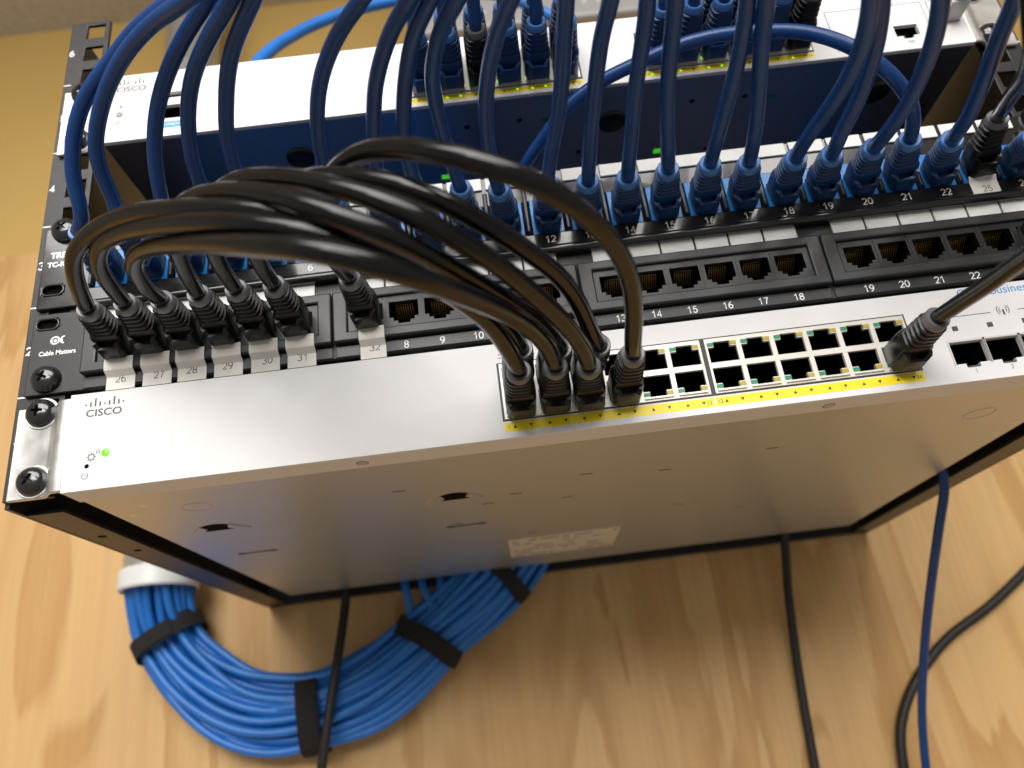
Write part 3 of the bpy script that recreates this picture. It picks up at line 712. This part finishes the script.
# ------------------------------------------------------------------ black patch cords
LX = lambda c: 203.9 + 14.15 * (c + .5)
LZ = (12.9, 24.7)
BL_T = {
 1: ('', 88, (0, 1), [(88, 309), (80, 292), (74, 272), (74, 256), (85, 239), (109, 222), (138, 213), (187, 209), (236, 209), (264, 212), (310, 222), (360, 240), (410, 262), (455, 286), (485, 306), (505, 325), (516, 339), (521.5, 349)]),
 2: ('', 95, (0, 0), [(125, 303), (114, 290), (103, 275), (97, 258), (103, 243), (122, 233), (150, 227), (197, 222), (260, 225), (310, 233), (350, 245), (400, 265), (440, 287), (470, 307), (490, 324), (502, 340), (512, 357), (519.5, 371)]),
 3: ('', 108, (1, 0), [(162, 300), (149, 291), (138, 277), (133, 262), (140, 252), (158, 246), (190, 244), (216, 244), (256, 246), (323, 252), (373, 264), (410, 276), (450, 290), (490, 306), (515, 318), (533, 331), (548, 348), (555.7, 366)]),
 4: ('', 100, (1, 1), [(198, 294), (190, 280), (181, 262), (174, 240), (174, 218), (188, 201), (215, 193), (250, 193), (300, 203), (332, 214), (380, 232), (422, 252), (470, 279), (505, 299), (527, 312), (542, 324), (554, 337), (560.5, 348)]),
 5: ('', 98, (2, 0), [(236, 289), (223, 270), (213, 250), (208, 225), (212, 202), (225, 187), (240, 180), (260, 178), (289, 179), (324, 185), (363, 195), (402, 210), (441, 230), (462, 242), (495, 263), (530, 291), (558, 316), (577, 339), (586, 355), (589, 366)]),
 6: ('', 90, (2, 1), [(274, 285), (261, 266), (252, 245), (252, 220), (268, 198), (295, 183), (320, 177), (343, 177), (383, 181), (412, 189), (441, 201), (489, 226), (530, 253), (558, 275), (577, 300), (588, 325), (594, 337), (599.6, 345)]),
 7: ('', 106, (3, 0), [(350, 278), (336, 262), (326, 237), (322, 207), (328, 182), (343, 164), (363, 153), (383, 149), (422, 150), (461, 157), (490, 166), (519, 176), (555, 193), (582, 212), (607, 236), (623, 260), (631, 283), (634, 316), (633, 338), (633, 354)]),
}
BKLAB = {1: 'black patch cord from the leftmost paper label 26, outermost bend at the left',
 2: 'black patch cord above paper label 27, second bend from the left rail',
 3: 'black patch cord above paper label 28, lowest of the horizontal black loops',
 4: 'black patch cord above paper label 29 rising behind the horizontal loops',
 5: 'black patch cord above paper label 30, upper edge of the loop cluster',
 6: 'black patch cord above paper label 31, second highest loop across the middle',
 7: 'black patch cord from paper label 32 making the highest loop on its own'}
for p, (_, amp, (c, r), px) in BL_T.items():
    ts = arc_params(px); y0, y1 = -34.0, -38.0
    path = [at(x, y, y0 + (y1 - y0) * t - amp * math.sin(math.pi * t) ** .85) for (x, y), t in zip(px, ts)]
    cord('ethernet_cable', BKLAB[p], 'patch cord', 'black patch cords', path, 3.2, 'black_jacket', (cmx(p), -4.8, CMZ), 'black', (LX(c), -8.8, LZ[r]), r == 1)
# the single cord at the right end of the lower switch
px = [(937, 318), (962, 301.5), (991, 282), (1024, 258), (1062, 232)]
path = [at(x, y, Y) for (x, y), Y in zip(px, (-39, -56, -76, -98, -118))]
e = path[-1]
path += [e + Vector((22, -16, 6)), Vector((e.x + 40, -130, e.z + 30)), Vector((e.x + 34, -105, 66)), Vector((cmx(24) + 14, -66, 67)), Vector((cmx(24) + 2, -36, CMZ + 1))]
cord('ethernet_cable', 'black patch cord leaving the last bottom-row switch port towards the right edge', 'patch cord', 'black patch cords', path, 3.0, 'black_jacket',
     (290.6 + 14.15 * 5.5, -8.8, LZ[0]), 'black', (cmx(24), -4.8, CMZ))

# ------------------------------------------------------------------ blue patch cords of the upper panel
UPX = lambda c: (177.0 if c < 6 else 293.6) + 14.15 * (c % 6 + .5)
UPZ = (ZP + 6.6, ZP + 18.4)
BT = {
 1: [None, (83, 217), (75, 189), (72, 159), (74.6, 130), (80, 109), (91, 88), (112, 60), (133, 33), (157, 12), (177, -3)],
 2: [None, (113, 198), (102, 175), (95.5, 150), (97, 127), (105, 94), (119, 64), (138, 38), (161, 17), (186, 0)],
 3: [None, (163, 204), (158.6, 185), (155, 159), (154.7, 134), (158, 105), (167, 74), (179, 47), (193, 23), (208, 0)],
 4: [None, (203, 188), (196, 172), (191, 152), (188.5, 132), (188, 109), (191, 84), (199, 58.6), (214, 29), (230, 0)],
 5: [None, (243, 187), (236, 172), (230, 153), (226, 130), (226, 110), (226.5, 88), (230, 58.6), (240, 29), (253, 0)],
 7: [None, (326, 176), (321, 152), (318.5, 137), (317, 109), (320, 82), (330, 51), (343.5, 25), (361, 0)],
 8: [None, (377, 170), (374, 142), (373.8, 117), (375, 88), (382.6, 55), (394, 25), (409, 0)],
 9: [None, (414, 178), (409, 163), (404, 138), (403.5, 117), (404, 98), (407, 68), (416, 29), (430, 0)],
 10: [(461, 189), (451, 159), (443, 132), (437, 109), (432, 80), (435, 51), (443, 25), (457, 0)],
 11: [(499, 190), (494, 173), (488, 142), (486, 117), (486.5, 88), (491.5, 55), (499.6, 25), (511, 0)],
 12: [(547.5, 184), (550, 160), (553, 142), (558, 117), (562, 78), (564, 39), (566, 0)],
 13: [(588, 182), (589, 162), (590, 144.5), (592, 117), (596, 78), (602, 35), (611, 0)],
 14: [(627.5, 178), (629, 160), (630.5, 146), (633, 117), (637, 78), (643, 39), (648, 0)],
 15: [(668, 169), (668, 157), (668, 144), (667, 117), (668, 88), (670, 58), (673, 29), (676, 0)],
 16: [(710, 164), (715, 146), (723, 117), (734, 78), (742, 39), (748, 0)],
 17: [(749, 163), (753, 145), (757.5, 109), (759.7, 78), (762, 39), (767, 0)],
 18: [(796, 158), (802, 146), (818, 123), (841, 90), (861, 50), (868, 22), (871, 0)],
 19: [(832, 154), (836, 146), (844, 127), (861, 93), (875, 50), (880, 22), (882, 0)],
 20: [(874, 147), (880, 141), (892, 126), (911, 97), (931, 50), (938, 22), (941, 0)],
 22: [(952, 139), (958, 132), (968, 117), (985, 77), (1001, 33), (1009, 15), (1016, -3)],
 23: [(998, 117), (1006, 104), (1018, 86), (1032, 62)],
 24: [(1034, 136), (1048, 118), (1068, 92), (1085, 60)],
}
TRLAB = {
 1: 'outermost left blue patch cord, bending over the left rail of the rack',
 2: 'blue patch cord covering the left end of the upper switch, second from the left rail',
 3: 'blue patch cord passing just left of the console socket on the upper switch',
 4: 'blue patch cord passing just right of the console socket on the upper switch',
 5: 'blue patch cord with the wide bare stretch of white switch to its right',
 7: 'lone blue patch cord in the middle of the bare white stretch of the upper switch',
 8: 'blue patch cord left of the first upper switch plug, leftmost of a close trio',
 9: 'blue patch cord at the start of the yellow band, middle of a close trio',
 10: 'blue patch cord above the black loops, rightmost of a close trio',
 11: 'blue patch cord left of the printed 12 with its boot under the highest loop',
 12: 'blue patch cord whose boot stands directly above the printed 12',
 13: 'blue patch cord above the printed 13 beside the highest black loop',
 14: 'blue patch cord above the printed 14, second right of the highest black loop',
 15: 'nearly straight upright blue patch cord above the printed 15',
 16: 'blue patch cord above the printed 16 leaning right past the sideways cord',
 17: 'blue patch cord above the printed 17, touching its left neighbour near the top',
 18: 'left and nearer of two crossing blue patch cords, above the printed 18',
 19: 'right and farther of two overlapping blue patch cords, above the printed 19',
 20: 'blue patch cord above the printed 20 sweeping right across the uplink sockets',
 22: 'blue patch cord above the printed 22 running up past the right rail screw',
 23: 'black patch cord plugged into the keystone jack with the paper label 25',
 24: 'blue patch cord cut off by the right edge beside the black keystone cord'}
targets = []
for c in range(12): targets += [(c, 0), (c, 1)]
order = sorted(BT)
tgt = {}
free = [t for t in targets if t not in ((6, 1), (0, 1))]
for k, p in enumerate(order): tgt[p] = free[k]
for p in order:
    px = BT[p]; base = Vector((trx(p), -3.8, TRZ))
    if px[0] is None: collar = Vector((trx(p), -32.5, TRZ + 1.0)); rest = px[1:]
    else: collar = at(*px[0], -32.5); rest = px[1:]
    pp = rest; d_ = [0]
    full = [rest[0]] + rest
    ts = arc_params([(0, 0)] + [(0, 0)] + rest)[2:] if False else None
    L = [0]
    for i in range(1, len(rest)): L.append(L[-1] + math.hypot(rest[i][0] - rest[i - 1][0], rest[i][1] - rest[i - 1][1]))
    first = 22.0; tot = L[-1] + first
    yend = -116 + random.uniform(-4, 4) - (4 if p in (1, 2) else 0)
    if p == 1: yend = -112
    if p == 2: yend = -124
    if p == 18: yend = -122
    if p == 19: yend = -110
    path = [collar] + [at(x, y, -32.5 + (yend + 32.5) * ((l + first) / tot) ** .92) for (x, y), l in zip(rest, L)]
    E_ = path[-1]; T_ = (path[-1] - path[-2]).normalized()
    c, r = tgt[p]; ux, uz = UPX(c), UPZ[r]; ub = Vector((ux, -8.8, uz)); ut = Vector((ux, -37.5, uz + 1.0))
    out = [E_ + T_ * 24 + Vector((0, 0, 6)), Vector((E_.x * .6 + ux * .4, -158, max(E_.z + 45, 150))), Vector((E_.x * .3 + ux * .7, -148, 196)), Vector((E_.x * .1 + ux * .9, -104, 219 + 6 * r)), Vector((ux, -62, uz + 13)), ut]
    blk = p == 23
    lab = TRLAB[p]
    cord('ethernet_cable', lab, 'patch cord', 'patch cords of the keystone panel', path + out, 3.0, 'black_jacket' if blk else 'blue_jacket', base, 'black' if blk else 'blue', ub, r == 1, 'black' if (c, r) == (2, 0) else None)
# cord that runs sideways below the upper switch from jack 21
px = [(910, 140), (913, 126), (913, 110), (904, 90), (884, 68), (850, 46), (810, 33), (768, 31), (720, 35), (680, 45), (640, 62), (595, 85), (566, 109), (540, 143), (525, 166)]
ys = [-32.5, -40, -50, -60, -66, -68, -66, -62, -57, -52, -46, -38, -30, -16, -6]
path = [at(x, y, Y) for (x, y), Y in zip(px, ys)]
e = path[-1]; path += [Vector((e.x - 8, 18, e.z - 3)), Vector((e.x - 14, 60, e.z - 2)), Vector((e.x - 10, 120, e.z + 2))]
cord('ethernet_cable', 'blue patch cord arching sideways from jack 21 in front of the upper switch', 'patch cord', 'patch cords of the keystone panel', path, 3.0, 'blue_jacket', (trx(21), -3.8, TRZ), 'blue')

# transceiver and black fibre plug at the right end of the upper switch
tv = thing('transceiver', 'clear and black transceiver plug at the right end of the upper switch', 'transceiver', (452, -8, 195))
MB().box(447.4, 456.6, -20, 3, 190.4, 200.6).build('body', 'clear_grey', tv, bevel=.5)
MB().box(448.4, 455.6, -30, -20.1, 191.6, 199.4).build('connector', 'black_boot', tv, bevel=1)
MB().tube(smooth_pts(spline([Vector((452, -29, 195.5)), Vector((453, -48, 198)), Vector((458, -70, 206)), Vector((468, -84, 226)), Vector((474, -70, 250)), Vector((480, -20, 262)), Vector((485, 60, 262))])), 2.2, 12).build('cable', 'black_jacket', tv, smooth='all')

# ------------------------------------------------------------------ conduit and the wall bundle
CX, CY = -77.5, 297.0
cdt = thing('conduit', 'grey conduit with a white end bushing on the plywood at the left', 'conduit', (CX, CY, 17))
n = 32
def ring(r, z): return [Vector((CX + r * math.cos(2 * math.pi * i / n), CY + r * math.sin(2 * math.pi * i / n), z)) for i in range(n)]
MB().loft([ring(26.5, 30), ring(26.5, 699), ring(24.5, 699), ring(24.5, 30), ring(26.5, 30)], False, False).build('pipe', 'conduit_grey', cdt, smooth=True)
MB().loft([ring(28, 15), ring(29.3, 16.5), ring(29.3, 29), ring(28, 31), ring(26.8, 31), ring(25.5, 29), ring(25.5, 17), ring(28, 15)], False, False).build('bushing', 'white_pvc', cdt, smooth=True)
for zz in (180, 520):
    MB().loft([ring(26.7, zz), ring(28.5, zz), ring(28.5, zz + 18), ring(26.7, zz + 18), ring(26.7, zz)], False, False).build('pipe_clamp', 'zinc', cdt, smooth=True)
    MB().box(CX - 52, CX + 52, WALL - 4, WALL - .2, zz, zz + 18).build('clamp_foot', 'zinc', cdt)

BY = 310.0
cpx = [(157, 592), (166, 638), (196, 682), (248, 713), (314, 711), (378, 684), (428, 640), (470, 601), (498, 574)]
core = [Vector((CX, CY, 120)), Vector((CX, CY, 60)), Vector((CX, CY, 22))] + [at(x, y, BY if i else CY + 2) for i, (x, y) in enumerate(cpx)][1:]
e = core[-1]; core += [e + Vector((26, 2, 30)), e + Vector((42, 0, 62))]
cp = smooth_pts(spline(core, 5), 6)
NS = 30
offs = []
gx = 6.1
for i in range(-5, 6):
    for j in range(-3, 4):
        a = i * gx + (gx / 2 if j % 2 else 0); b = j * gx * .87
        if (a / 24.5) ** 2 + (b / 13.5) ** 2 < 1: offs.append((a, b))
random.shuffle(offs)
offs = sorted(offs, key=lambda q: q[1])
kk = len(cp)
import itertools
strand_n = min(len(offs), 34)
for i in range(strand_n):
    a, b = offs[i]; ph = [random.uniform(0, 6.28) for _ in range(4)]; pts = []
    loose = i in (3, 9, 14) and False
    for k in range(0, kk):
        p = cp[k]; t = (cp[min(kk - 1, k + 1)] - cp[max(0, k - 1)]).normalized(); s = k / kk
        nn = t.cross(Vector((0, 1, 0))).normalized(); bb = nn.cross(t)
        inpipe = max(0, min(1, (40 - k * 5 + 90) / 60))
        sq = 1 - .12 * max(math.exp(-((s - q) / .04) ** 2) for q in (.30, .55, .74))
        wob = 3.6 * math.sin(s * 9 + ph[0]) * math.sin(s * 3.14159) + 1.6 * math.sin(s * 21 + ph[1])
        wobb = 1.8 * math.sin(s * 8 + ph[2])
        aa = (a + wob) * sq; b2 = max(-14, min(13.5, b + wobb))
        b2 = b2 * (1 + .55 * inpipe); lim = 1 - .06 * inpipe
        q = p + nn * aa * lim + bb * b2
        if q.y > WALL - 4: q.y = WALL - 4
        pts.append(q)
    # fan out behind the keystone panel
    pi = 1 + i % 24; x = trx(pi) if i < 24 else cmx(1 + (i - 24))
    z = TRZ if i < 24 else 66
    last = pts[-1]
    if i < 24:
        path = pts[::3] + [Vector((last.x * .6 + x * .4, 270, 108 + random.uniform(-6, 10))), Vector((x, 150, 112 + random.uniform(-8, 14))), Vector((x, 70, TRZ + 2)), Vector((x, 22, TRZ))]
    else:
        path = pts[::3] + [Vector((last.x * .6 + x * .4, 270, 92 + random.uniform(-6, 10))), Vector((x, 150, 74)), Vector((x, 70, z)), Vector((x, 42, z))]
    pth = smooth_pts(spline(path, 6), 2)
    o = MB().tube(pth, 3.3, 9).build('network_cable', 'blue_bundle', None, smooth='all', origin=pts[0])
    tag(o, 'blue network cable in the strapped bundle curving out of the conduit', 'cable', 'blue cables of the wall bundle')
# a few looser strands that leave the bundle early
for i, (x1, x2) in enumerate(((404, 407), (421, 429), (440, 437))):
    P = [at(300 + i * 8, 706 - i * 5, 300), at(352 + i * 8, 688 - 6 * i, 306), at(394 + i * 10, 652 - 3 * i, 308), at(x2 + 4, 612, 306), at(x1, 583, 306), at(x1 + 2, 560, 312)]
    e = P[-1]; P += [e + Vector((4, 0, 45)), Vector((e.x + 20, 250, 110)), Vector((e.x + 30, 120, 108)), Vector((e.x + 30, 40, 106))]
    s0 = P[0]; P = [at(250 + i * 10, 712 - 6 * i, 304), ] + P
    o = MB().tube(smooth_pts(spline(P, 5), 2), 3.3, 9).build('network_cable', 'blue_bundle', None, smooth='all', origin=P[0])
    tag(o, ('leftmost', 'middle', 'rightmost')[i] + ' of three loose blue cables rising from the bundle behind the switch', 'cable', 'blue cables of the wall bundle')

def strap(pxy, ang, label, wpx=17, a=29, b=19, tail=True):
    c = at(*pxy, BY + 1); t = Vector((math.cos(ang), 0, math.sin(ang))); nn = t.cross(Vector((0, 1, 0))).normalized(); bb = Vector((0, 1, 0))
    o = thing('cable_strap', label, 'cable strap', c, 'black straps on the cable bundle')
    n = 40; W = wpx / 2
    def rg(da, off): return [c + nn * (a + da) * math.cos(2 * math.pi * k / n) + bb * min(WALL - 1 - c.y, (b + da) * math.sin(2 * math.pi * k / n)) + t * (off + .9 * math.sin(3 * 2 * math.pi * k / n)) for k in range(n)]
    MB().loft([rg(0, -W), rg(1.4, -W), rg(1.4, W), rg(0, W), rg(0, -W)], False, False).build('band', 'velcro', o, smooth=True)
    pts = [c + nn * (a + 2.6) * math.cos(q) + bb * (b + 2.6) * math.sin(q) for q in [(-2.5 + .12 * k) for k in range(12)]]
    lo = [[p - t * (W - .8), p - t * (W - .8) + bb * .8, p + t * (W - .8) + bb * .8, p + t * (W - .8)] for p in pts]
    MB().loft(lo).build('strap_tail', 'velcro', o, smooth=True)
strap((170, 637), math.radians(-63), 'black strap around the bundle just below the conduit', 13, 26.5, 23)
strap((314, 714), math.radians(5), 'black strap around the lowest point of the cable bundle', 16, 27, 20)
strap((428, 641), math.radians(54), 'black strap on the rising right part of the bundle', 14, 27, 19)
strap((503, 576), math.radians(40), 'black strap at the top right of the bundle against the switch', 12, 24, 17)

# ------------------------------------------------------------------ hanging cords
def hang(label, P, r, m, cat='cable', name='power_cord'):
    o = MB().tube(smooth_pts(spline(P, 5), 3), r, 12).build(name, m, None, smooth='all', origin=P[0]); tag(o, label, cat)
e = at(346, 598, 306)
hang('black power cord hanging behind the cable bundle strap at the left', [Vector((e.x + 2, 300, 22)), Vector((e.x + 1, 303, 12)), at(346, 598, 305), at(339, 650, 292), at(331, 700, 288), at(322, 765, 290), at(316, 820, 296)], 3.4, 'power_cord')
e = at(785, 540, 312)
hang('black power cord dropping straight down below the middle right of the switch', [Vector((e.x + 1, 303, 24)), at(785, 543, 312), at(788, 590, 318), at(794, 640, 324), at(803, 700, 328), at(815, 768, 330), at(824, 820, 330)], 3.4, 'power_cord')
P = [at(945, 480, 160), at(940, 520, 178), at(933, 570, 205), at(927, 620, 235), at(923, 670, 262), at(922, 720, 285), at(926, 768, 300), at(932, 820, 310)]
hang('blue network cable hanging down at the right from under the rack', [Vector((465, 150, 60)), Vector((465, 157, 24))] + P, 2.9, 'blue_jacket', name='network_cable')
hang('thick black cable curving in from the right edge over the plywood', [at(1090, 500, 330), at(1024, 573, 330), at(985, 610, 330), at(952, 634, 330), at(926, 664, 330), at(907, 700, 330), at(900, 735, 330), at(904, 770, 330), at(912, 820, 330)], 3.7, 'power_cord')
hang('bright blue cable arching behind the upper switch', [at(235, 95, 50), at(262, 58, 60), at(290, 37, 70), at(330, 18, 80), at(375, 5, 90), at(430, -4, 100), at(500, -5, 110), at(560, 20, 120)], 4.0, 'blue_bundle', name='network_cable')

# ------------------------------------------------------------------ grey perforated box on the wall above
bx = thing('wall_box', 'grey metal box with rows of light studs high above the upper switch', 'metal box', (330, WALL + 18, 572))
MB().box(165, 560, 240, WALL + 17.8, 500, 690).build('case', 'box_grey', bx, bevel=3)
for k in range(28):
    for j in range(4):
        MB().disc((175 + 14 * k, 239.9, 518 + 24 * j), (0, -1, 0), [(0, 2.4), (.6, 2.2), (1, 1.4)], 12).build('stud', 'label_white', bx, smooth=True)
